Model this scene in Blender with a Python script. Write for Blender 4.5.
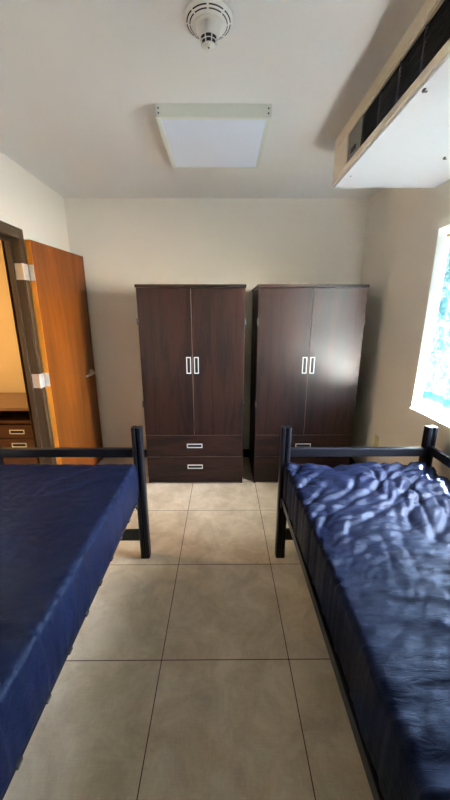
import bpy, bmesh, math, random
from mathutils import Vector, Matrix, noise

for _o in list(bpy.data.objects):
    bpy.data.objects.remove(_o, do_unlink=True)
scene = bpy.context.scene
COL = scene.collection

# ------------------------------------------------------------------ camera
cam_data = bpy.data.cameras.new('camera')
cam_data.sensor_fit = 'VERTICAL'
cam_data.sensor_height = 36.0
cam_data.lens = 322.08 / 800 * 36.0
cam_data.clip_start = 0.02
cam = bpy.data.objects.new('camera', cam_data)
COL.objects.link(cam)
cam.location = (0, 0, 1.601)
cam.rotation_euler = (math.radians(90 - 14.888), 0, math.radians(-0.376))
scene.camera = cam

# ------------------------------------------------------------------ world, sun, daylight, exposure
world = bpy.data.worlds.new('world')
scene.world = world
world.use_nodes = True
wn = world.node_tree
sky = wn.nodes.new('ShaderNodeTexSky')
sky.sky_type = 'NISHITA'
sky.sun_disc = False
sky.sun_elevation = math.radians(48)
sky.sun_rotation = math.radians(100)
wn.links.new(sky.outputs[0], wn.nodes['Background'].inputs[0])
wn.nodes['Background'].inputs[1].default_value = 6.5

sun_data = bpy.data.lights.new('sun', 'SUN')
sun_data.energy = 660.0
sun_data.angle = math.radians(0.6)
sun_data.color = (1.0, 0.985, 0.965)
sun = bpy.data.objects.new('sun', sun_data)
COL.objects.link(sun)
sun.rotation_euler = Vector((-1, 0.22, -1.12)).to_track_quat('-Z', 'Y').to_euler()

day_data = bpy.data.lights.new('daylight', 'AREA')
day_data.shape = 'RECTANGLE'
day_data.size = 1.6
day_data.size_y = 0.8
day_data.spread = math.radians(112)
day_data.energy = 60
day_data.color = (0.80, 0.90, 1.0)
day = bpy.data.objects.new('daylight', day_data)
COL.objects.link(day)
day.location = (2.15, 1.80, 1.62)
day.rotation_euler = Vector((-1, 0.44, -0.52)).to_track_quat('-Z', 'Y').to_euler()

scene.view_settings.view_transform = 'Standard'
scene.view_settings.look = 'None'
scene.view_settings.gamma = 1.0
scene.view_settings.exposure = 1.66
scene.view_settings.use_curve_mapping = False

# ------------------------------------------------------------------ constants of the room
XL, XR, YB, YF, ZC = -1.505, 1.395, 3.45, -1.3, 2.668


# ------------------------------------------------------------------ material helpers
def srgb(r, g, b):
    def f(c):
        c /= 255.0
        return c / 12.92 if c <= 0.04045 else ((c + 0.055) / 1.055) ** 2.4
    return (f(r), f(g), f(b), 1.0)


class Mat:
    def __init__(self, name):
        self.m = bpy.data.materials.new(name)
        self.m.use_nodes = True
        self.nt = self.m.node_tree
        self.b = self.nt.nodes['Principled BSDF']

    def n(self, kind, **kw):
        nd = self.nt.nodes.new(kind)
        for k, v in kw.items():
            setattr(nd, k, v)
        return nd

    def l(self, a, b):
        self.nt.links.new(a, b)

    def coords(self, scale, out='Object', rot=(0, 0, 0)):
        tc = self.n('ShaderNodeTexCoord')
        mp = self.n('ShaderNodeMapping')
        mp.inputs['Scale'].default_value = scale
        mp.inputs['Rotation'].default_value = rot
        self.l(tc.outputs[out], mp.inputs[0])
        return mp.outputs[0]

    def noise(self, vec, scale, detail=4, rough=0.55, dist=0.0):
        nd = self.n('ShaderNodeTexNoise')
        nd.inputs['Scale'].default_value = scale
        nd.inputs['Detail'].default_value = detail
        nd.inputs['Roughness'].default_value = rough
        nd.inputs['Distortion'].default_value = dist
        self.l(vec, nd.inputs['Vector'])
        return nd.outputs['Fac']

    def ramp(self, fac, stops):
        r = self.n('ShaderNodeValToRGB')
        el = r.color_ramp.elements
        while len(el) < len(stops):
            el.new(0.5)
        for e, (p, c) in zip(el, stops):
            e.position = p
            e.color = c
        self.l(fac, r.inputs[0])
        return r.outputs[0]

    def bump(self, h, strength=0.2, dist=0.01):
        bp = self.n('ShaderNodeBump')
        bp.inputs['Strength'].default_value = strength
        bp.inputs['Distance'].default_value = dist
        self.l(h, bp.inputs['Height'])
        self.l(bp.outputs[0], self.b.inputs['Normal'])

    def set(self, color=None, rough=None, metal=None, spec=None):
        if color is not None:
            self.b.inputs['Base Color'].default_value = color
        if rough is not None:
            self.b.inputs['Roughness'].default_value = rough
        if metal is not None:
            self.b.inputs['Metallic'].default_value = metal
        if spec is not None:
            self.b.inputs['Specular IOR Level'].default_value = spec
        return self


def paint(name, c1, c2, rough=0.7, bump=0.08, scale=60, spec=0.3):
    m = Mat(name).set(rough=rough, spec=spec)
    v = m.coords((1, 1, 1))
    big = m.noise(v, 1.3, 3)
    m.l(m.ramp(big, [(0.3, c1), (0.7, c2)]), m.b.inputs['Base Color'])
    m.bump(m.noise(v, scale, 5), bump, 0.004)
    return m.m


def metal(name, c, rough, metallic, spec=0.5, bump=0.03):
    m = Mat(name).set(c, rough, metallic, spec)
    v = m.coords((1, 1, 1))
    m.bump(m.noise(v, 220, 3), bump, 0.001)
    return m.m


def wood(name, stops, axis, rough=0.4, spec=0.4, freq=9.0, flame=0.0, coat=0.0):
    """axis: the direction the grain runs along"""
    m = Mat(name).set(rough=rough, spec=spec)
    s = [freq, freq, freq]
    s['xyz'.index(axis)] = freq * 0.09
    v = m.coords(tuple(s))
    big = m.noise(v, 1.0, 6, 0.62, 0.9)
    s2 = [freq * 14] * 3
    s2['xyz'.index(axis)] = freq * 0.5
    fine = m.noise(m.coords(tuple(s2)), 1.0, 3, 0.7)
    mx = m.n('ShaderNodeMix', data_type='FLOAT')
    mx.inputs[0].default_value = 0.3
    m.l(big, mx.inputs[2])
    m.l(fine, mx.inputs[3])
    m.l(m.ramp(mx.outputs[0], stops), m.b.inputs['Base Color'])
    m.bump(fine, 0.06, 0.002)
    if coat:
        m.b.inputs['Coat Weight'].default_value = coat
        m.b.inputs['Coat Roughness'].default_value = 0.3
    return m.m


M = {}
M['wall'] = paint('cream wall paint', srgb(234, 226, 213), srgb(237, 230, 218))
M['ceiling'] = paint('ceiling paint', srgb(232, 230, 226), srgb(235, 233, 230), bump=0.12, scale=90)
M['hall'] = paint('side room paint', srgb(226, 200, 150), srgb(230, 206, 158))
M['base'] = paint('black vinyl base', srgb(28, 26, 25), srgb(34, 32, 30), rough=0.5)
M['white'] = paint('white enamel', srgb(232, 232, 230), srgb(236, 236, 234), rough=0.45, bump=0.01)
M['sill'] = paint('white sill paint', srgb(236, 234, 228), srgb(240, 238, 232), rough=0.5, bump=0.02)
M['unit_white'] = paint('white sheet metal', srgb(226, 228, 230), srgb(230, 232, 234), rough=0.5, bump=0.03)
M['unit_tan'] = paint('beige sheet metal', srgb(222, 209, 188), srgb(226, 214, 194), rough=0.5, bump=0.02)
M['fixture'] = paint('fixture frame enamel', srgb(222, 225, 216), srgb(225, 228, 219), rough=0.5, bump=0.01)
M['diffuser'] = paint('frosted acrylic', srgb(228, 236, 250), srgb(230, 238, 251), rough=0.55, bump=0.01)
M['plastic'] = paint('white plastic', srgb(222, 220, 214), srgb(226, 224, 218), rough=0.35, bump=0.01, spec=0.5)
M['slot'] = metal('dark slot', srgb(22, 21, 22), 0.7, 0)
M['ivory'] = paint('ivory plastic', srgb(212, 196, 140), srgb(216, 200, 146), rough=0.4, bump=0.01)
M['grille'] = metal('black grille', srgb(30, 30, 36), 0.55, 0.3)
M['grille_rib'] = metal('grille rib', srgb(92, 92, 104), 0.5, 0.1)
M['panel_grey'] = metal('grey control panel', srgb(112, 110, 108), 0.5, 0.1)
M['bronze'] = metal('dark bronze frame paint', srgb(66, 50, 34), 0.42, 0.1)
M['bed'] = metal('blue black powder coat', srgb(12, 13, 19), 0.36, 0.1, 0.4, 0.1)
M['bed_grey'] = metal('grey steel bracket', srgb(84, 82, 78), 0.45, 0.6)
M['nickel'] = metal('satin nickel', srgb(212, 204, 196), 0.35, 0.45)
M['pull'] = metal('brushed silver pull', srgb(222, 220, 216), 0.38, 0.35)
M['gap'] = metal('black recess', srgb(10, 10, 11), 0.7, 0)
M['edge'] = metal('light edge band', srgb(120, 100, 88), 0.5, 0)
WAL = [(0.32, srgb(9, 4, 3)), (0.45, srgb(22, 9, 7)), (0.54, srgb(48, 24, 17)), (0.63, srgb(17, 7, 5)), (0.74, srgb(35, 16, 12))]
M['walnut_v'] = wood('dark walnut laminate upright', WAL, 'z', 0.38, 0.38)
M['walnut_h'] = wood('dark walnut laminate lengthwise', WAL, 'x', 0.45, 0.32)
M['door'] = wood('orange oak veneer', [(0.33, srgb(88, 41, 8)), (0.5, srgb(115, 59, 13)), (0.66, srgb(138, 75, 20))],
                 'z', 0.4, 0.4, 6.0)
M['door_edge_lit'] = wood('door edge veneer with painted hall light', [(0.3, srgb(224, 138, 40)), (0.7, srgb(234, 150, 52))], 'z', 0.45, 0.4, 6.0)  # brighter than the door face: hallway light painted into the edge colour
M['desk'] = wood('brown desk laminate', [(0.3, srgb(58, 36, 24)), (0.55, srgb(84, 53, 34)), (0.75, srgb(66, 41, 27))],
                 'x', 0.4, 0.4)
M['desk_top'] = wood('tan desk top laminate', [(0.3, srgb(120, 92, 64)), (0.7, srgb(136, 106, 76))], 'x', 0.5, 0.4)


def floor_mat():
    m = Mat('tan stone tile').set(rough=0.5, spec=0.35)
    v = m.coords((1, 1, 1))
    br = m.n('ShaderNodeTexBrick')
    br.offset = 0.0
    br.squash = 1.0
    br.inputs['Scale'].default_value = 1.0
    br.inputs['Mortar Size'].default_value = 0.0022
    br.inputs['Mortar Smooth'].default_value = 0.1
    br.inputs['Brick Width'].default_value = 0.6096
    br.inputs['Row Height'].default_value = 0.6096
    br.inputs['Bias'].default_value = 0.0
    br.inputs['Color1'].default_value = (0.45, 0.45, 0.45, 1)
    br.inputs['Color2'].default_value = (0.55, 0.55, 0.55, 1)
    m.l(v, br.inputs['Vector'])
    cloud = m.noise(v, 5.0, 7, 0.68, 0.5)
    weave_x = m.noise(m.coords((18, 190, 1)), 1.0, 3, 0.7)
    weave_y = m.noise(m.coords((190, 18, 1)), 1.0, 3, 0.7)
    a = m.n('ShaderNodeMath', operation='ADD')
    m.l(weave_x, a.inputs[0]); m.l(weave_y, a.inputs[1])
    mx = m.n('ShaderNodeMix', data_type='FLOAT')
    mx.inputs[0].default_value = 0.30
    half = m.n('ShaderNodeMath', operation='MULTIPLY')
    half.inputs[1].default_value = 0.5
    m.l(a.outputs[0], half.inputs[0])
    m.l(cloud, mx.inputs[2]); m.l(half.outputs[0], mx.inputs[3])
    tile = m.ramp(mx.outputs[0], [(0.40, srgb(196, 177, 148)), (0.50, srgb(212, 194, 166)), (0.60, srgb(226, 210, 185))])
    tint = m.n('ShaderNodeMix', data_type='RGBA', blend_type='OVERLAY')
    tint.inputs[0].default_value = 0.35
    m.l(tile, tint.inputs[6]); m.l(br.outputs['Color'], tint.inputs[7])
    mo = m.n('ShaderNodeMix', data_type='RGBA')
    m.l(br.outputs['Fac'], mo.inputs[0])
    m.l(tint.outputs[2], mo.inputs[6])
    mo.inputs[7].default_value = srgb(70, 58, 44)
    m.l(mo.outputs[2], m.b.inputs['Base Color'])
    inv = m.n('ShaderNodeMath', operation='SUBTRACT')
    inv.inputs[0].default_value = 1.0
    m.l(br.outputs['Fac'], inv.inputs[1])
    hh = m.n('ShaderNodeMath', operation='MULTIPLY_ADD')
    hh.inputs[1].default_value = 0.12
    m.l(half.outputs[0], hh.inputs[0]); m.l(inv.outputs[0], hh.inputs[2])
    m.bump(hh.outputs[0], 0.35, 0.003)
    return m.m


M['floor'] = floor_mat()


def vinyl_mat():
    m = Mat('navy mattress vinyl').set(rough=0.48, spec=0.10)
    m.b.inputs['Specular Tint'].default_value = (0.5, 0.68, 1.0, 1.0)
    v = m.coords((1, 1, 1))
    f = m.noise(v, 5, 4)
    m.l(m.ramp(f, [(0.3, srgb(11, 15, 31)), (0.7, srgb(14, 19, 39))]), m.b.inputs['Base Color'])
    c = m.noise(m.coords((14, 60, 40), rot=(0, 0, 0.25)), 1.0, 5, 0.6, 1.2)
    m.bump(c, 0.45, 0.006)
    return m.m


M['vinyl'] = vinyl_mat()


def curtain_mat():
    m = Mat('sheer turquoise print cloth')
    v = m.coords((1, 1, 1))
    n1 = m.noise(m.coords((1, 9, 9)), 1.0, 6, 0.7, 1.6)
    c = m.ramp(n1, [(0.36, srgb(66, 114, 120)), (0.46, srgb(100, 140, 146)), (0.55, srgb(160, 176, 176)),
                    (0.66, srgb(88, 130, 136))])
    out = m.nt.nodes['Material Output']
    d = m.n('ShaderNodeBsdfDiffuse'); t = m.n('ShaderNodeBsdfTranslucent'); mix = m.n('ShaderNodeMixShader')
    mix.inputs[0].default_value = 0.07
    m.l(c, d.inputs[0]); m.l(c, t.inputs[0])
    m.l(d.outputs[0], mix.inputs[1]); m.l(t.outputs[0], mix.inputs[2])
    m.l(mix.outputs[0], out.inputs[0])
    m.nt.nodes.remove(m.b)
    return m.m


M['curtain'] = curtain_mat()
hm = Mat('turquoise curtain hem')
hd = hm.n('ShaderNodeBsdfDiffuse'); ht = hm.n('ShaderNodeBsdfTranslucent'); hx = hm.n('ShaderNodeMixShader')
hc = hm.ramp(hm.noise(hm.coords((1, 30, 30)), 1.0, 4), [(0.35, srgb(36, 88, 92)), (0.65, srgb(54, 108, 112))])
hm.l(hc, hd.inputs[0]); hm.l(hc, ht.inputs[0]); hx.inputs[0].default_value = 0.10
hm.l(hd.outputs[0], hx.inputs[1]); hm.l(ht.outputs[0], hx.inputs[2])
hm.l(hx.outputs[0], hm.nt.nodes['Material Output'].inputs[0])
hm.nt.nodes.remove(hm.b)
M['hem'] = hm.m


def glass_mat():
    m = Mat('window glass')
    out = m.nt.nodes['Material Output']
    t = m.n('ShaderNodeBsdfTransparent'); g = m.n('ShaderNodeBsdfGlossy'); x = m.n('ShaderNodeMixShader')
    x.inputs[0].default_value = 0.05
    g.inputs['Roughness'].default_value = 0.02
    m.l(t.outputs[0], x.inputs[1]); m.l(g.outputs[0], x.inputs[2])
    m.l(x.outputs[0], out.inputs[0])
    m.nt.nodes.remove(m.b)
    return m.m


M['glass'] = glass_mat()


# ------------------------------------------------------------------ mesh helpers
class MB:
    """collects shapes into one mesh"""
    def __init__(self):
        self.bm = bmesh.new()
        self.mats = []
        self.cur = 0

    def mat(self, m):
        if m not in self.mats:
            self.mats.append(m)
        self.cur = self.mats.index(m)
        return self

    def _paint(self, before):
        for f in self.bm.faces:
            if f not in before:
                f.material_index = self.cur

    def box(self, x0, x1, y0, y1, z0, z1, bevel=0.0, seg=2, M4=None):
        before = set(self.bm.faces)
        r = bmesh.ops.create_cube(self.bm, size=1.0)
        vs = r['verts']
        for v in vs:
            v.co = Vector(((x0 + x1) / 2 + v.co.x * (x1 - x0), (y0 + y1) / 2 + v.co.y * (y1 - y0),
                           (z0 + z1) / 2 + v.co.z * (z1 - z0)))
        if bevel > 0:
            es = list({e for v in vs for e in v.link_edges})
            bmesh.ops.bevel(self.bm, geom=es, offset=bevel, segments=seg, profile=0.5, affect='EDGES')
        if M4 is not None:
            nv = {v for f in self.bm.faces if f not in before for v in f.verts}
            for v in nv:
                v.co = M4 @ v.co
        self._paint(before)
        return self

    def prism(self, pts, z0, z1, M4=None):
        before = set(self.bm.faces)
        lo = [self.bm.verts.new((x, y, z0)) for x, y in pts]
        hi = [self.bm.verts.new((x, y, z1)) for x, y in pts]
        n = len(pts)
        self.bm.faces.new(list(reversed(lo)))
        self.bm.faces.new(hi)
        for i in range(n):
            self.bm.faces.new((lo[i], lo[(i + 1) % n], hi[(i + 1) % n], hi[i]))
        if M4 is not None:
            for v in lo + hi:
                v.co = M4 @ v.co
        self._paint(before)
        return self

    def lathe(self, prof, seg=48, c=(0, 0, 0)):
        before = set(self.bm.faces)
        rings = []
        for r, z in prof:
            if r < 1e-6:
                rings.append([self.bm.verts.new((c[0], c[1], c[2] + z))])
            else:
                rings.append([self.bm.verts.new((c[0] + r * math.cos(2 * math.pi * k / seg),
                                                 c[1] + r * math.sin(2 * math.pi * k / seg), c[2] + z))
                              for k in range(seg)])
        for a, b in zip(rings, rings[1:]):
            for k in range(seg):
                k2 = (k + 1) % seg
                if len(a) == 1 and len(b) == 1:
                    continue
                if len(a) == 1:
                    self.bm.faces.new((a[0], b[k], b[k2]))
                elif len(b) == 1:
                    self.bm.faces.new((a[k], b[0], a[k2]))
                else:
                    self.bm.faces.new((a[k], b[k], b[k2], a[k2]))
        self._paint(before)
        return self

    def cyl(self, p0, p1, r, seg=16, r2=None):
        before = set(self.bm.faces)
        p0 = Vector(p0); p1 = Vector(p1)
        d = p1 - p0
        q = d.to_track_quat('Z', 'Y').to_matrix().to_4x4()
        bmesh.ops.create_cone(self.bm, cap_ends=True, segments=seg, radius1=r, radius2=r if r2 is None else r2,
                              depth=d.length, matrix=Matrix.Translation((p0 + p1) / 2) @ q)
        self._paint(before)
        return self

    def tube(self, pts, r, seg=10):
        for a, b in zip(pts, pts[1:]):
            self.cyl(a, b, r, seg)
        return self

    def arc_strip(self, r0, r1, z0, z1, a0, a1, steps=8, thick=0.0012, c=(0, 0, 0)):
        """a curved slot patch standing a hair proud of a conical surface"""
        before = set(self.bm.faces)
        A = []
        for k in range(steps + 1):
            a = a0 + (a1 - a0) * k / steps
            ca, sa = math.cos(a), math.sin(a)
            row = []
            for (r, z) in ((r0, z0), (r1, z1), (r1, z1 + thick * 2), (r0, z0 + thick * 2)):
                row.append(self.bm.verts.new((c[0] + r * ca, c[1] + r * sa, c[2] + z)))
            A.append(row)
        for p, q in zip(A, A[1:]):
            for i in range(4):
                self.bm.faces.new((p[i], p[(i + 1) % 4], q[(i + 1) % 4], q[i]))
        self.bm.faces.new(A[0]); self.bm.faces.new(list(reversed(A[-1])))
        self._paint(before)
        return self

    def build(self, name, mat=None, parent=None, smooth=False, loc=None):
        bmesh.ops.recalc_face_normals(self.bm, faces=self.bm.faces[:])
        me = bpy.data.meshes.new(name)
        self.bm.to_mesh(me)
        self.bm.free()
        mats = self.mats if self.mats else [mat]
        for m in mats:
            me.materials.append(m)
        if smooth:
            for p in me.polygons:
                p.use_smooth = True
            try:
                me.set_sharp_from_angle(angle=math.radians(38))
            except Exception:
                pass
        o = bpy.data.objects.new(name, me)
        COL.objects.link(o)
        if parent is not None:
            o.parent = parent
        if loc is not None:
            o.location = loc
        return o


def empty(name, loc=(0, 0, 0), rz=0.0):
    o = bpy.data.objects.new(name, None)
    o.empty_display_size = 0.1
    COL.objects.link(o)
    o.location = loc
    o.rotation_euler = (0, 0, rz)
    return o


def tag(o, label, cat, group=None):
    o['label'] = label
    o['category'] = cat
    if group:
        o['group'] = group
    return o


def struct(o, label=None, cat=None):
    o['kind'] = 'structure'
    if label:
        o['label'] = label
    if cat:
        o['category'] = cat
    return o


def copy_tree(o, parent=None):
    c = o.copy()
    COL.objects.link(c)
    if parent is not None:
        c.parent = parent
    for ch in list(o.children):
        copy_tree(ch, c)
    return c


# ------------------------------------------------------------------ the room
WT = 0.20
WL = 0.120      # the wall with the doorway is thinner
fl = MB().box(-3.4, XR, YF, YB + 0.4, -0.12, 0.0).build('floor', M['floor'])
# tile joints run through x = -0.296 and y = 1.173: the mesh is moved so the object origin sits on a joint
for v in fl.data.vertices:
    v.co -= Vector((-0.296, 1.173, 0))
fl.location = (-0.296, 1.173, 0)
struct(fl, 'large square tan stone floor tiles with thin dark joints', 'floor')
struct(MB().box(XL - WT, XR + WT, YF - WT, YB + WT, ZC, ZC + 0.15).build('ceiling', M['ceiling']),
       'pale painted ceiling', 'ceiling')
struct(MB().box(XL - WT, XR + WT, YB, YB + WT, 0, ZC).build('wall_back', M['wall']),
       'cream wall behind the two wardrobes', 'wall')
struct(MB().box(XL - WT, XR + WT, YF - WT, YF, 0, ZC).build('wall_front', M['wall']), 'cream wall behind the camera', 'wall')

DO0, DO1, DOZ = 1.865, 2.632, 2.165     # door opening
struct(MB().box(XL - WL, XL, YF, DO0, 0, ZC).box(XL - WL, XL, DO1, YB, 0, ZC).box(XL - WL, XL, DO0, DO1, DOZ, ZC)
       .build('wall_left', M['wall']), 'pale wall with the doorway on the left', 'wall')

WY0, WY1, WZ0, WZ1 = 1.15, 2.285, 0.925, 2.14
struct(MB().box(XR, XR + WT, YF, WY0, 0, ZC).box(XR, XR + WT, WY1, YB, 0, ZC)
       .box(XR, XR + WT, WY0, WY1, 0, WZ0).box(XR, XR + WT, WY0, WY1, WZ1, ZC)
       .build('wall_right', M['wall']), 'tan wall with the window on the right', 'wall')

BH, BT = 0.095, 0.008
struct(MB().box(XL + BT, XR - BT, YB - BT, YB, 0, BH, 0.002).build('baseboard_back', M['base']))
struct(MB().box(XR - BT, XR, YF, YB, 0, BH, 0.002).build('baseboard_right', M['base']))
struct(MB().box(XL, XL + BT, DO1 + 0.05, YB, 0, BH, 0.002).box(XL, XL + BT, YF, DO0 - 0.06, 0, BH, 0.002)
       .build('baseboard_left', M['base']))

# window: painted reveal and sill, frame, pane
win = MB().box(XR + 0.13, XR + 0.17, WY0, WY0 + 0.05, WZ0, WZ1, 0.004).box(XR + 0.13, XR + 0.17, WY1 - 0.05, WY1, WZ0, WZ1, 0.004) \
    .box(XR + 0.13, XR + 0.17, WY0 + 0.05, WY1 - 0.05, WZ1 - 0.05, WZ1, 0.004) \
    .box(XR + 0.13, XR + 0.17, WY0 + 0.05, WY1 - 0.05, WZ0, WZ0 + 0.04, 0.004) \
    .box(XR + 0.135, XR + 0.165, 1.60, 1.645, WZ0 + 0.04, WZ1 - 0.05, 0.004).build('window_1', M['white'])
struct(win, 'bright window with a turquoise curtain in the right wall', 'window')
MB().box(XR + 0.148, XR + 0.152, WY0 + 0.05, 1.60, WZ0 + 0.04, WZ1 - 0.05) \
    .box(XR + 0.148, XR + 0.152, 1.645, WY1 - 0.05, WZ0 + 0.04, WZ1 - 0.05).build('window_pane', M['glass'], win)
MB().box(XR - 0.018, XR + 0.13, WY0 - 0.0, WY1 + 0.0, WZ0, WZ0 + 0.012, 0.003).build('window_sill', M['sill'], win)
MB().box(XR - 0.001, XR + 0.13, WY1 - 0.006, WY1, WZ0 + 0.012, WZ1).box(XR - 0.001, XR + 0.13, WY0, WY0 + 0.006, WZ0 + 0.012, WZ1) \
    .box(XR - 0.001, XR + 0.13, WY0 + 0.006, WY1 - 0.006, WZ1 - 0.006, WZ1).build('window_reveal', M['sill'], win)

# added slab out of view, lets sun reach only the foot of the window
struct(MB().box(XR + WT, XR + 1.47, -1.2, 4.6, 2.606, 2.74, 0.01).build('added_sun_blocker', M['sill']), 'added unseen slab outside that keeps sun off the upper window', 'sun blocker')

# the side room through the doorway
SX0 = -3.4
struct(MB().box(SX0, XL - WL, YB + 0.12, YB + 0.3, 0, 2.5).build('wall_side_room_back', M['hall']),
       'warm lit wall of the room beyond the doorway', 'wall')
struct(MB().box(SX0 - 0.1, SX0, 0.6, YB + 0.3, 0, 2.5).build('wall_side_room_left', M['hall']), None, None)
struct(MB().box(SX0, XL - WL, 0.5, 0.6, 0, 2.5).build('wall_side_room_front', M['hall']), None, None)
struct(MB().box(SX0 - 0.1, XL - WL, 0.5, YB + 0.3, 2.5, 2.6).build('ceiling_side_room', M['hall']), None, None)


def side_lamp():
    o = MB().lathe([(0, 2.44), (0.10, 2.445), (0.15, 2.47), (0.16, 2.5), (0, 2.5)], 32, (-2.7, 2.2, 0)) \
        .build('ceiling_lamp', M['white'], smooth=True)
    tag(o, 'round ceiling lamp in the room beyond the doorway', 'lamp')
    ld = bpy.data.lights.new('lamp_light', 'AREA')
    ld.shape = 'DISK'
    ld.size = 0.3
    ld.energy = 11
    ld.color = (1.0, 0.72, 0.40)
    lo = bpy.data.objects.new('lamp_light', ld)
    COL.objects.link(lo)
    lo.location = (-2.7, 2.2, 2.42)
    lo.parent = o


side_lamp()

# door frame (dark bronze metal): jambs with stops, face trim
fr = MB()
X0, X1 = XL - WL - 0.005, XL + 0.010
for (ya, yb, s) in ((DO1 - 0.03, DO1, -1), (DO0, DO0 + 0.03, 1)):
    fr.box(X0 + 0.03, XL - 0.002, ya + 0.003, yb - 0.001, 0, DOZ - 0.03, 0.002)
    ys = (ya - 0.016, ya + 0.003) if s < 0 else (yb - 0.003, yb + 0.016)
    fr.box(X0 + 0.03, XL - 0.058, ys[0], ys[1], 0, DOZ - 0.03, 0.002)
    yt = (ya + 0.003, yb + 0.030) if s < 0 else (ya - 0.02, yb - 0.003)
    fr.box(XL + 0.001, X1, yt[0], yt[1], 0, DOZ + 0.045, 0.003)
    fr.box(X0 - 0.004, XL - WL - 0.001, yt[0], yt[1], 0, DOZ + 0.045, 0.003)
fr.box(X0 + 0.03, XL - 0.002, DO0 + 0.001, DO1 - 0.001, DOZ - 0.03, DOZ - 0.001, 0.002)
fr.box(X0 + 0.03, XL - 0.058, DO0 + 0.03, DO1 - 0.03, DOZ - 0.046, DOZ - 0.03, 0.002)
fr.box(XL + 0.001, X1, DO0 + 0.03, DO1 - 0.027, DOZ - 0.027, DOZ + 0.045, 0.003)
fr.box(XL + 0.001, X1 + 0.004, DO0 - 0.02, DO1 + 0.02, DOZ + 0.033, DOZ + 0.047, 0.003)
fr.box(X0 - 0.004, XL - WL - 0.001, DO0 + 0.03, DO1 - 0.027, DOZ - 0.027, DOZ + 0.045, 0.003)
struct(fr.build('trim_1', M['bronze']), 'dark bronze metal door frame around the doorway', 'door frame')

# the open door
HX, HY = -1.452, 2.664
ang = math.atan2(0.088, 0.742)
DW, DT, DH = 0.748, 0.045, 2.135
DM = Matrix.Translation((HX, HY, 0.012)) @ Matrix.Rotation(-ang, 4, 'Z')
d = MB().mat(M['door']).box(-DT, 0, 0.0015, DW, 0, DH, 0.0015)
d.mat(M['door_edge_lit']).box(-DT + 0.0005, -0.0005, 0, 0.002, 0.001, DH - 0.001)
door = d.build('door_1')
door.matrix_world = DM
struct(door, 'orange wood door swung open against the left wall', 'door')
hd_ = MB()
hd_.cyl((0.0005, 0.665, 1.005), (0.012, 0.665, 1.005), 0.033, 28).cyl((0.012, 0.665, 1.005), (0.042, 0.665, 1.005), 0.012, 16)
hd_.cyl((0.040, 0.674, 1.005), (0.028, 0.525, 0.990), 0.0115, 14)
hd_.box(-0.030, -0.016, DW + 0.002, DW + 0.014, 0.99, 1.015, 0.002)
hd_.box(-0.035, -0.010, DW, DW + 0.003, 0.94, 1.06, 0.001)
hd_.build('lever_handle', M['nickel'], door, smooth=True)['label'] = 'satin nickel lever handle'
for hz in (1.90, 1.06, 0.22):
    h = MB()
    h.box(-DT + 0.003, -0.002, -0.003, -0.0002, hz - 0.058, hz + 0.058, 0.001)
    for k in range(4):
        h.cyl((-DT + 0.010 + 0.012 * (k % 2) , -0.0042, hz - 0.042 + 0.028 * k), (-DT + 0.010 + 0.012 * (k % 2), -0.0028, hz - 0.042 + 0.028 * k), 0.004, 10)
    Mi = DM.inverted()
    y_j = DO1 - 0.03
    h.box(XL - 0.056, XL + 0.0115, y_j - 0.001, y_j + 0.002, hz + 0.012 - 0.058, hz + 0.012 + 0.058, 0.001, M4=Mi)
    h.box(XL + 0.0102, XL + 0.0122, y_j - 0.001, HY - 0.004, hz + 0.012 - 0.058, hz + 0.012 + 0.058, 0.0005, M4=Mi)
    for k in range(5):
        zk = hz + 0.012 - 0.058 + 0.0235 * k
        h.cyl(Mi @ Vector((XL + 0.0085, y_j - 0.007, zk)), Mi @ Vector((XL + 0.0085, y_j - 0.007, zk + 0.0215)), 0.0065, 14)
    h.build('hinge', M['nickel'], door)['label'] = 'satin nickel butt hinge'

# ------------------------------------------------------------------ wardrobes
def pull(mb, cx, cz, w, h, y):
    """recessed rectangular pull: silver rim, black well"""
    t = 0.0085
    mb.mat(M['pull'])
    mb.box(cx - w / 2, cx + w / 2, y - 0.006, y + 0.001, cz + h / 2 - t, cz + h / 2, 0.0015)
    mb.box(cx - w / 2, cx + w / 2, y - 0.006, y + 0.001, cz - h / 2, cz - h / 2 + t, 0.0015)
    mb.box(cx - w / 2, cx - w / 2 + t, y - 0.006, y + 0.001, cz - h / 2 + t * 0.8, cz + h / 2 - t * 0.8, 0.0015)
    mb.box(cx + w / 2 - t, cx + w / 2, y - 0.006, y + 0.001, cz - h / 2 + t * 0.8, cz + h / 2 - t * 0.8, 0.0015)
    mb.mat(M['gap'])
    mb.box(cx - w / 2 + t * 0.9, cx + w / 2 - t * 0.9, y - 0.0012, y + 0.0005, cz - h / 2 + t * 0.9, cz + h / 2 - t * 0.9)
    return mb


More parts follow.
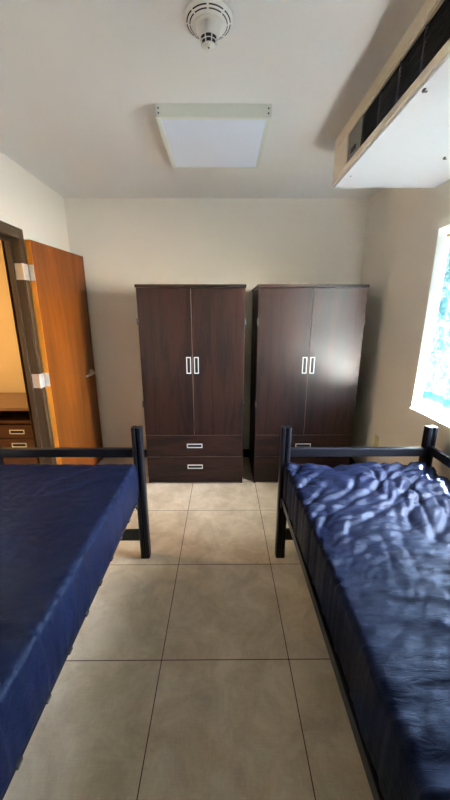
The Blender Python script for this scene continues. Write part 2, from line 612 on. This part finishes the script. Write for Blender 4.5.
def make_wardrobe():
    W, D, H = 0.914, 0.60, 1.842
    hw = W / 2
    root = empty('wardrobe')
    c = MB()
    # local: front at y = 0, back at y = D
    c.box(-hw, -hw + 0.019, 0.020, D, 0.0, H - 0.026, 0.001).box(hw - 0.019, hw, 0.020, D, 0.0, H - 0.026, 0.001)
    c.box(-hw + 0.019, hw - 0.019, D - 0.008, D - 0.001, 0.05, H - 0.026)
    c.box(-hw + 0.019, hw - 0.019, 0.022, D - 0.009, 0.077, 0.095).box(-hw + 0.019, hw - 0.019, 0.022, D - 0.009, 0.495, 0.513)
    c.box(-hw + 0.019, hw - 0.019, 0.022, D - 0.009, H - 0.046, H - 0.027)
    c.build('carcass', M['walnut_v'], root)
    MB().box(-hw - 0.008, hw + 0.008, -0.008, D, H - 0.025, H, 0.003).build('top_panel', M['walnut_h'], root)
    MB().box(-hw + 0.002, hw - 0.002, 0.004, 0.019, 0.018, 0.074, 0.001).build('plinth', M['walnut_h'], root)
    for s in (-1, 1):
        x0, x1 = (-hw + 0.001, -0.0015) if s < 0 else (0.0015, hw - 0.001)
        dm = MB().mat(M['walnut_v']).box(x0, x1, 0, 0.019, 0.509, H - 0.029, 0.0012)
        dm.mat(M['edge'])
        xe = -0.0018 if s < 0 else 0.0018
        dm.box(min(xe, xe - s * 0.0006), max(xe, xe - s * 0.0006), -0.0003, 0.018, 0.510, H - 0.030)
        dr = dm.build('door', None, root)
        pull(MB(), s * 0.034, 1.165, 0.042, 0.148, 0.0).build('handle', None, dr)['label'] = 'silver rimmed recessed pull'
        for hz in (1.54, 0.81):
            hb = MB().box(s * hw - 0.006, s * hw + 0.006, -0.004, 0.045, hz - 0.026, hz + 0.026, 0.002)
            hb.cyl((s * (hw + 0.004), -0.003, hz - 0.028), (s * (hw + 0.004), -0.003, hz + 0.028), 0.0045, 10)
            hb.build('hinge', M['bed_grey'], dr)
    for (z0, z1) in ((0.2885, 0.5055), (0.0775, 0.2855)):
        dw = MB().mat(M['walnut_h']).box(-hw + 0.001, hw - 0.001, 0, 0.019, z0, z1, 0.0012)
        dw.mat(M['edge']).box(-hw + 0.003, hw - 0.003, 0.0006, 0.004, z1 - 0.0002, z1 + 0.0009)
        dr = dw.build('drawer', None, root)
        pull(MB(), 0.0, (z0 + z1) / 2 + 0.004, 0.146, 0.042, 0.0).build('handle', None, dr)['label'] = 'silver rimmed recessed pull'
    return root


w1 = make_wardrobe()
w1.location = (-0.268, 2.832, 0)
tag(w1, 'dark walnut two-door wardrobe standing nearer the open orange door', 'wardrobe', 'wardrobes against the back wall')
w2 = copy_tree(w1)
w2.location = (0.757, 2.832, 0)
tag(w2, 'dark walnut wardrobe nearer the window, daylight shining on its right door', 'wardrobe', 'wardrobes against the back wall')

# ------------------------------------------------------------------ beds
def post_profile(w, dp, n=0.006, g=0.010):
    """two rounded lobes with a groove down the middle of the front and the back"""
    pts = []
    hw, hd = w / 2, dp / 2
    r = 0.012
    def lobe(cx, cy, a0, a1):
        for k in range(5):
            a = math.radians(a0 + (a1 - a0) * k / 4)
            pts.append((cx + r * math.cos(a), cy + r * math.sin(a)))
    lobe(-hw + r, -hd + r, 180, 270)
    pts.extend([(-n - 0.004, -hd), (-n, -hd + 0.004), (-n, -hd + g), (n, -hd + g), (n, -hd + 0.004), (n + 0.004, -hd)])
    lobe(hw - r, -hd + r, 270, 360)
    lobe(hw - r, hd - r, 0, 90)
    pts.extend([(n + 0.004, hd), (n, hd - 0.004), (n, hd - g), (-n, hd - g), (-n, hd - 0.004), (-n - 0.004, hd)])
    lobe(-hw + r, hd - r, 90, 180)
    return pts


PH, PW = 0.936, 0.062
BW, BL = 0.955, 2.12


def make_bed(name, guard=False, inset=0.028):
    """local: x from 0 to BW, foot posts centred on y = 0, head towards -y"""
    root = empty(name)
    for px in (PW / 2, BW - PW / 2):
        for py in (0.0, -BL):
            p = MB().mat(M['bed'])
            P4 = Matrix.Translation((px, py, 0))
            p.prism(post_profile(PW, 0.056), 0.004, PH, P4)
            p.box(px - PW / 2 + 0.004, px + PW / 2 - 0.004, py - 0.024, py + 0.024, 0, 0.006)
            p.mat(M['gap'])
            for k in range(9):
                zz = 0.06 + 0.042 * k
                p.box(px - 0.0035, px + 0.0035, py - 0.0185, py - 0.0165, zz, zz + 0.022)
            for zz in (0.80, 0.86):
                p.box(px - 0.0045, px + 0.0045, py - 0.0185, py - 0.0165, zz, zz + 0.045)
            p.build('post', None, root)
    for py in (0.0, -BL):
        MB().box(PW - 0.004, BW - PW + 0.004, py - 0.016, py + 0.016, 0.742, 0.797, 0.004).build('top_rail', M['bed'], root)
        MB().box(PW - 0.004, BW - PW + 0.004, py - 0.016, py + 0.016, 0.135, 0.207, 0.004).build('cross_rail', M['bed'], root)
    for sx in (inset, BW - inset):
        s = 1 if sx < BW / 2 else -1
        r = MB()
        r.box(sx - 0.004, sx + 0.004, -BL + 0.026, -0.026, 0.412, 0.462, 0.002)
        r.box(min(sx, sx + s * 0.04), max(sx, sx + s * 0.04), -BL + 0.03, -0.03, 0.412, 0.418)
        r.build('side_rail', M['bed'], root)
        for yy in (-0.036, -BL + 0.036):
            MB().box(sx - s * 0.014, sx - s * 0.0065, yy - 0.012, yy + 0.012, 0.395, 0.462, 0.002) \
                .build('rail_bracket', M['bed_grey'], root)['label'] = 'grey steel bracket'
    dk = MB()
    for k in range(14):
        y = -0.10 - k * (BL - 0.2) / 13
        dk.box(0.04, BW - 0.04, y - 0.012, y + 0.012, 0.447, 0.458, 0.002)
    for k in range(5):
        x = 0.14 + k * (BW - 0.28) / 4
        dk.box(x - 0.012, x + 0.012, -BL + 0.06, -0.06, 0.458, 0.464, 0.001)
    dk.build('spring_deck', M['bed_grey'], root)
    if guard:
        MB().box(BW - 0.040, BW - 0.016, -BL + 0.024, -0.024, 0.765, 0.820, 0.004).build('guard_rail', M['bed'], root)
    return root


bedR = make_bed('bed_frame', guard=True)
bedR.location = (0.356, 1.862, 0)
tag(bedR, 'black metal bed frame under the window with a rail along the wall', 'bed frame', 'metal bed frames')
bedL = make_bed('bed_frame', inset=0.066)
bedL.location = (-0.497 - BW, 1.862, 0)
tag(bedL, 'black metal bed frame on the doorway side, left of the tiled aisle', 'bed frame', 'metal bed frames')


def mattress(x0, x1, y0, y1, z0, z1, seed, amp, rough_far, side_bulge):
    R = 0.024
    st = 0.0092
    bm = bmesh.new()
    nx = int((x1 - x0) / st); ny = int((y1 - y0) / st); nz = int((z1 - z0) / st)
    def grid(fn, na, nb):
        g = [[bm.verts.new(fn(i / na, j / nb)) for j in range(nb + 1)] for i in range(na + 1)]
        for i in range(na):
            for j in range(nb):
                bm.faces.new((g[i][j], g[i + 1][j], g[i + 1][j + 1], g[i][j + 1]))
    L = lambda a, b, t: a + (b - a) * t
    grid(lambda s, t: (L(x0, x1, s), L(y0, y1, t), z1), nx, ny)
    grid(lambda s, t: (L(x0, x1, s), L(y0, y1, t), z0), nx // 4, ny // 4)
    for xx in (x0, x1):
        grid(lambda s, t: (xx, L(y0, y1, s), L(z0, z1, t)), ny, nz)
    for yy in (y0, y1):
        grid(lambda s, t: (L(x0, x1, s), yy, L(z0, z1, t)), nx, nz)
    bmesh.ops.remove_doubles(bm, verts=bm.verts, dist=0.0008)
    bmesh.ops.recalc_face_normals(bm, faces=bm.faces)
    cx = (x0 + x1) / 2
    for v in bm.verts:
        p = v.co.copy()
        q = Vector((min(max(p.x, x0 + R), x1 - R), min(max(p.y, y0 + R), y1 - R), min(max(p.z, z0 + R), z1 - R)))
        nrm = (p - q)
        if nrm.length > 1e-9:
            nrm.normalize()
        c = q + nrm * R
        u = (p.y - y0) / (y1 - y0)            # 0 head .. 1 foot
        far = min(max((u - 0.55) / 0.3, 0), 1)
        top = max(nrm.z, 0)
        h = 0.0
        if nrm.z > -0.5:
            wv = noise.noise_vector(Vector((p.x * 3.0, p.y * 3.0, seed)))
            x, y = p.x + wv.x * 0.07, p.y + wv.y * 0.07

            def crease(ang, across, along, k, off, sharp):
                ca, sa = math.cos(math.radians(ang)), math.sin(math.radians(ang))
                t_, n_ = x * ca + y * sa, -x * sa + y * ca
                return max(0.0, 1 - abs(noise.noise(Vector((t_ * along, n_ * across, seed + off)))) * k) ** sharp
            near = 1 - min(max((u - 0.40) / 0.25, 0), 1)
            # long creases lying across the bed, short slanting puckers at the foot, a fine crumple everywhere
            w1_ = crease(-4, 11, 1.7, 2.2, 3, 2) * (0.30 + 0.70 * near)
            w2_ = 1.35 - (crease(42, 8, 2.4, 4.2, 9, 1.3) * 1.0 + crease(64, 11, 3.0, 4.2, 15, 1.3) * 0.8
                         + crease(14, 13, 3.5, 4.2, 27, 1.3) * 0.7) * 1.05
            w2_ *= 0.12 + rough_far * far
            w3_ = crease(8, 30, 7.0, 2.6, 33, 1.4) * 0.34 + crease(38, 34, 10.0, 2.6, 39, 1.4) * 0.22
            low = noise.noise(Vector((p.x * 3, p.y * 4, seed + 21)))
            h = amp * (w1_ + w2_ + w3_ - 0.7) + amp * 0.6 * low
            # puckers along the seams
            edge = max(0, 1 - min(p.x - x0, x1 - p.x) / 0.06)
            pk = noise.noise(Vector((seed, p.y * 19, 5))) + 0.7 * noise.noise(Vector((seed, p.y * 43, 1)))
            h += edge * (0.004 + amp * 0.4) * pk
            side = max(0, 1 - top)
            if side > 0.5:
                h *= 0.55
        # sides belly out over the rail
        zt = (p.z - z0) / (z1 - z0)
        belly = side_bulge * math.sin(math.pi * min(max(zt, 0), 1)) if abs(nrm.x) > 0.3 else 0
        v.co = c + nrm * h + Vector((math.copysign(belly, p.x - cx), 0, 0))
        if v.co.z < z0:
            v.co.z = z0
    me = bpy.data.meshes.new('mattress')
    org = Vector((cx, (y0 + y1) / 2, z0))
    for v in bm.verts:
        v.co -= org
    bm.to_mesh(me); bm.free()
    me.materials.append(M['vinyl'])
    for p in me.polygons:
        p.use_smooth = True
    o = bpy.data.objects.new('mattress', me)
    COL.objects.link(o)
    o.location = org
    return o


mR = mattress(0.386, 1.252, -0.18, 1.812, 0.468, 0.711, 4.0, 0.0125, 1.3, 0.002)
tag(mR, 'creased navy vinyl mattress on the bed under the window, lit blue', 'mattress', 'navy mattresses')
mL = mattress(-1.408, -0.534, -0.18, 1.812, 0.468, 0.722, 31.0, 0.0065, 0.25, 0.010)
tag(mL, 'dark navy vinyl mattress with a blue lit side, on the doorway side bed', 'mattress', 'navy mattresses')

# ------------------------------------------------------------------ curtain and rod
cur = MB().mat(M['curtain'])
bm = cur.bm
cy0, cy1, cz0, cz1 = 1.70, 2.262, 1.015, 2.085
NY, NZ = 90, 44
def fold(y, z):
    t = (z - cz0) / (cz1 - cz0)
    return 1.462 + 0.010 * math.sin(y * 52 + 1.2 * math.sin(y * 9)) * (1.0 - 0.25 * t) + 0.007 * math.sin(y * 21 + 2.0 * z)
rows = []
for i in range(NY + 1):
    y = cy0 + (cy1 - cy0) * i / NY
    z_low = cz0 + 0.006 * math.sin(y * 24)
    rows.append([bm.verts.new((fold(y, z_low + (cz1 - z_low) * j / NZ), y, z_low + (cz1 - z_low) * j / NZ)) for j in range(NZ + 1)])
for i in range(NY):
    for j in range(NZ):
        bm.faces.new((rows[i][j], rows[i + 1][j], rows[i + 1][j + 1], rows[i][j + 1]))
cu = cur.build('curtain', None, None, smooth=True)
tag(cu, 'turquoise patterned cloth curtain hanging in the window recess', 'curtain')
hb = MB()
rows = []
for i in range(NY + 1):
    y = cy0 + (cy1 - cy0) * i / NY
    z_low = cz0 + 0.006 * math.sin(y * 24)
    rows.append([(fold(y, z_low), y, z_low - 0.002), (fold(y, z_low + 0.06), y, z_low + 0.055)])
for k in (-0.0025, 0.0025):
    vv = [[hb.bm.verts.new((a[0] + k, a[1], a[2])), hb.bm.verts.new((b[0] + k, b[1], b[2]))] for a, b in rows]
    for p, q in zip(vv, vv[1:]):
        hb.bm.faces.new((p[0], q[0], q[1], p[1]))
hb.build('hem', M['hem'], cu, smooth=True)['label'] = 'darker turquoise hem'
tag(MB().cyl((1.462, WY0 + 0.006, 2.092), (1.462, WY1 - 0.006, 2.092), 0.009, 16).build('curtain_rod', M['ivory'], smooth=True),
    'thin rod across the top of the window recess', 'curtain rod')

# ------------------------------------------------------------------ ceiling things
# flat square light panel
lp = empty('ceiling_light', (-0.047, 2.337, ZC))
hx, hy, hh_ = 0.308, 0.311, 0.062
f = MB()
f.box(-hx, hx, -hy, -hy + 0.012, -hh_, 0, 0.002).box(-hx, hx, hy - 0.012, hy, -hh_, 0, 0.002)
f.box(-hx, -hx + 0.012, -hy + 0.012, hy - 0.012, -hh_, 0, 0.002).box(hx - 0.012, hx, -hy + 0.012, hy - 0.012, -hh_, 0, 0.002)
f.box(-hx + 0.010, -hx + 0.026, -hy + 0.010, hy - 0.010, -hh_, -hh_ + 0.006, 0.001).box(hx - 0.026, hx - 0.010, -hy + 0.010, hy - 0.010, -hh_, -hh_ + 0.006, 0.001)
f.box(-hx + 0.026, hx - 0.026, -hy + 0.010, -hy + 0.020, -hh_, -hh_ + 0.006, 0.001).box(-hx + 0.026, hx - 0.026, hy - 0.024, hy - 0.010, -hh_, -hh_ + 0.006, 0.001)
f.build('frame', M['fixture'], lp)
MB().box(-hx + 0.022, hx - 0.022, -hy + 0.018, hy - 0.020, -hh_ + 0.003, -hh_ + 0.009).build('diffuser', M['diffuser'], lp)
for sx in (-hx + 0.018, hx - 0.018):
    for zz in (-0.022, -0.044):
        MB().cyl((sx, -hy - 0.0018, zz), (sx, -hy + 0.001, zz), 0.0042, 12).build('screw', M['bed_grey'], lp)
tag(lp, 'square white flat panel light on the ceiling', 'ceiling light')

# smoke detector with heat sensor nose
sd = empty('smoke_detector', (-0.051, 1.524, ZC))
MB().lathe([(0, 0), (0.088, 0), (0.093, -0.004), (0.093, -0.009), (0.087, -0.015), (0.076, -0.019), (0.064, -0.024), (0.056, -0.026), (0, -0.026)], 64) \
    .build('base', M['plastic'], sd, smooth=True)
sl = MB()
for (r0, z0, r1, z1) in ((0.0825, -0.0172, 0.0785, -0.0186), (0.0715, -0.0214, 0.0680, -0.0228)):
    for k in range(8):
        a0 = 2 * math.pi * k / 8 + 0.05
        sl.arc_strip(r0, r1, z0, z1, a0, a0 + 2 * math.pi / 8 - 0.10, 8, 0.0010)
sl.build('vent_slots', M['slot'], sd)
MB().lathe([(0, -0.025), (0.055, -0.025), (0.054, -0.029), (0.047, -0.031), (0.0445, -0.034), (0.043, -0.044), (0.037, -0.060), (0.035, -0.064), (0, -0.064)], 48) \
    .build('collar', M['plastic'], sd, smooth=True)
cg = MB()
cg.mat(M['slot']).lathe([(0, -0.063), (0.0325, -0.063), (0.0255, -0.087), (0, -0.087)], 32)
cg.mat(M['plastic'])
for (ra, za, rb, zb) in ((0.0352, -0.0635, 0.0345, -0.0648), (0.0313, -0.0745, 0.0306, -0.0762), (0.0272, -0.0858, 0.0262, -0.0875)):
    cg.lathe([(0, za), (ra, za), (rb, zb), (0, zb)], 32)
for k in range(8):
    a = 2 * math.pi * (k + 0.5) / 8
    cg.cyl((0.0338 * math.cos(a), 0.0338 * math.sin(a), -0.064), (0.0262 * math.cos(a), 0.0262 * math.sin(a), -0.087), 0.0022, 6)
cg.build('sensor_cage', None, sd)
MB().lathe([(0, -0.087), (0.0235, -0.087), (0.020, -0.091), (0.012, -0.095), (0.004, -0.0965), (0, -0.0965)], 32).build('nose', M['plastic'], sd, smooth=True)
MB().cyl((0.0, -0.009, -0.0970), (0.0, -0.009, -0.0945), 0.003, 10).build('indicator', M['slot'], sd)
tag(sd, 'round white smoke detector with a conical nose on the ceiling', 'smoke detector')

# wall-hung air conditioner under the ceiling
ac = empty('air_conditioner', (0.716, 2.389, 2.40))
AX = XR - 0.716 - 0.002       # local: x 0..AX, y 0..-AL, z 0..AZ
AL, AZ = 3.2, ZC - 2.40 - 0.001
MB().box(0.012, AX, -AL, 0, 0.0, 0.012, 0.002).build('bottom_panel', M['unit_white'], ac)['label'] = 'white underside panel'
h = MB()
h.box(0.030, AX, -AL, -0.0, 0.012, AZ)
h.box(0.0, 0.030, -0.225, 0.0, 0.046, 0.207, 0.002)                  # end cheek
h.box(0.0, 0.030, -AL, 0.0, 0.210, AZ, 0.002)                        # top strip
h.box(0.003, 0.030, -AL, -0.225, 0.1975, 0.210)
h.box(0.003, 0.030, -AL, 0.0, 0.029, 0.0455)                   # lower lips
h.box(0.0, 0.030, -AL, 0.0, 0.012, 0.029)
h.build('housing', M['unit_tan'], ac)
MB().box(0.008, 0.030, -0.415, -0.227, 0.045, 0.197, 0.002).build('control_panel', M['panel_grey'], ac)
MB().box(0.0035, 0.009, -0.345, -0.285, 0.075, 0.098, 0.002).build('control_knob', M['grille'], ac)
g = MB().mat(M['grille']).box(0.022, 0.030, -AL + 0.05, -0.418, 0.046, 0.197)
for k in range(11):
    z = 0.052 + 0.0138 * k
    g.box(0.012, 0.020, -AL + 0.05, -0.418, z, z + 0.004)
g.mat(M['grille_rib'])
y = -0.60
while y > -AL + 0.1:
    g.box(0.009, 0.021, y - 0.003, y + 0.003, 0.047, 0.196)
    y -= 0.172
g.build('grille', None, ac)
for (lx, ly) in ((0.024, -0.958), (0.452, -0.43)):
    MB().box(lx - 0.004, lx + 0.004, ly - 0.008, ly + 0.008, -0.006, 0.0, 0.001) \
        .cyl((lx, ly, -0.010), (lx, ly, 0), 0.005, 12).box(lx - 0.002, lx + 0.013, ly - 0.004, ly + 0.004, -0.010, -0.007, 0.001) \
        .build('latch', M['panel_grey'], ac)['label'] = 'small grey latch'
for (lx, ly) in ((0.05, -0.19), (0.05, -1.9)):
    MB().cyl((lx, ly, -0.002), (lx, ly, 0.001), 0.004, 12).build('screw', M['bed_grey'], ac)
tag(ac, 'long beige and white air conditioner hung under the ceiling over the window', 'air conditioner')

# ------------------------------------------------------------------ small things
ot = empty('wall_outlet', (XR, 2.72, 0.48))
MB().box(-0.006, 0, -0.036, 0.036, -0.058, 0.058, 0.002).build('cover_plate', M['ivory'], ot)
for zz in (-0.02, 0.02):
    MB().box(-0.009, -0.005, -0.016, 0.016, zz - 0.014, zz + 0.014, 0.002).build('socket', M['ivory'], ot)
tag(ot, 'ivory wall outlet low on the right wall beside the wardrobe', 'outlet')

ds = empty('desk', (-1.938, 2.855, 0))
DWd, DDp, DHt = 0.43, 0.60, 0.772
q = DWd / 2
MB().box(-1.05, q + 0.008, -0.012, DDp, DHt - 0.028, DHt, 0.003).build('top', M['desk_top'], ds)
MB().box(-1.04, -1.02, 0, DDp - 0.01, 0, DHt - 0.029, 0.001).box(-1.02, -q, DDp - 0.03, DDp - 0.012, 0.35, DHt - 0.029, 0.001).build('side_panel', M['desk'], ds)
c = MB()
c.box(-q, -q + 0.018, 0, DDp - 0.01, 0, DHt - 0.029).box(q - 0.018, q, 0, DDp - 0.01, 0, DHt - 0.029)
c.box(-q + 0.018, q - 0.018, DDp - 0.02, DDp - 0.011, 0.05, DHt - 0.029)
c.box(-q + 0.018, q - 0.018, 0, DDp - 0.02, 0.618, 0.640).box(-q + 0.018, q - 0.018, 0.02, DDp - 0.02, 0.06, 0.08)
c.build('carcass', M['desk'], ds)
for (z0, z1) in ((0.480, 0.606), (0.348, 0.474), (0.085, 0.342)):
    dr = MB().box(-q + 0.001, q - 0.001, -0.019, -0.001, z0, z1, 0.0015).build('drawer', M['desk'], ds)
    pull(MB(), 0.02, (z0 + z1) / 2 - (0.03 if z0 < 0.2 else 0), 0.138, 0.042, -0.019).build('handle', None, dr)['label'] = 'pale rimmed recessed pull'
tag(ds, 'brown desk with drawers and an open cubby, seen through the doorway', 'desk')
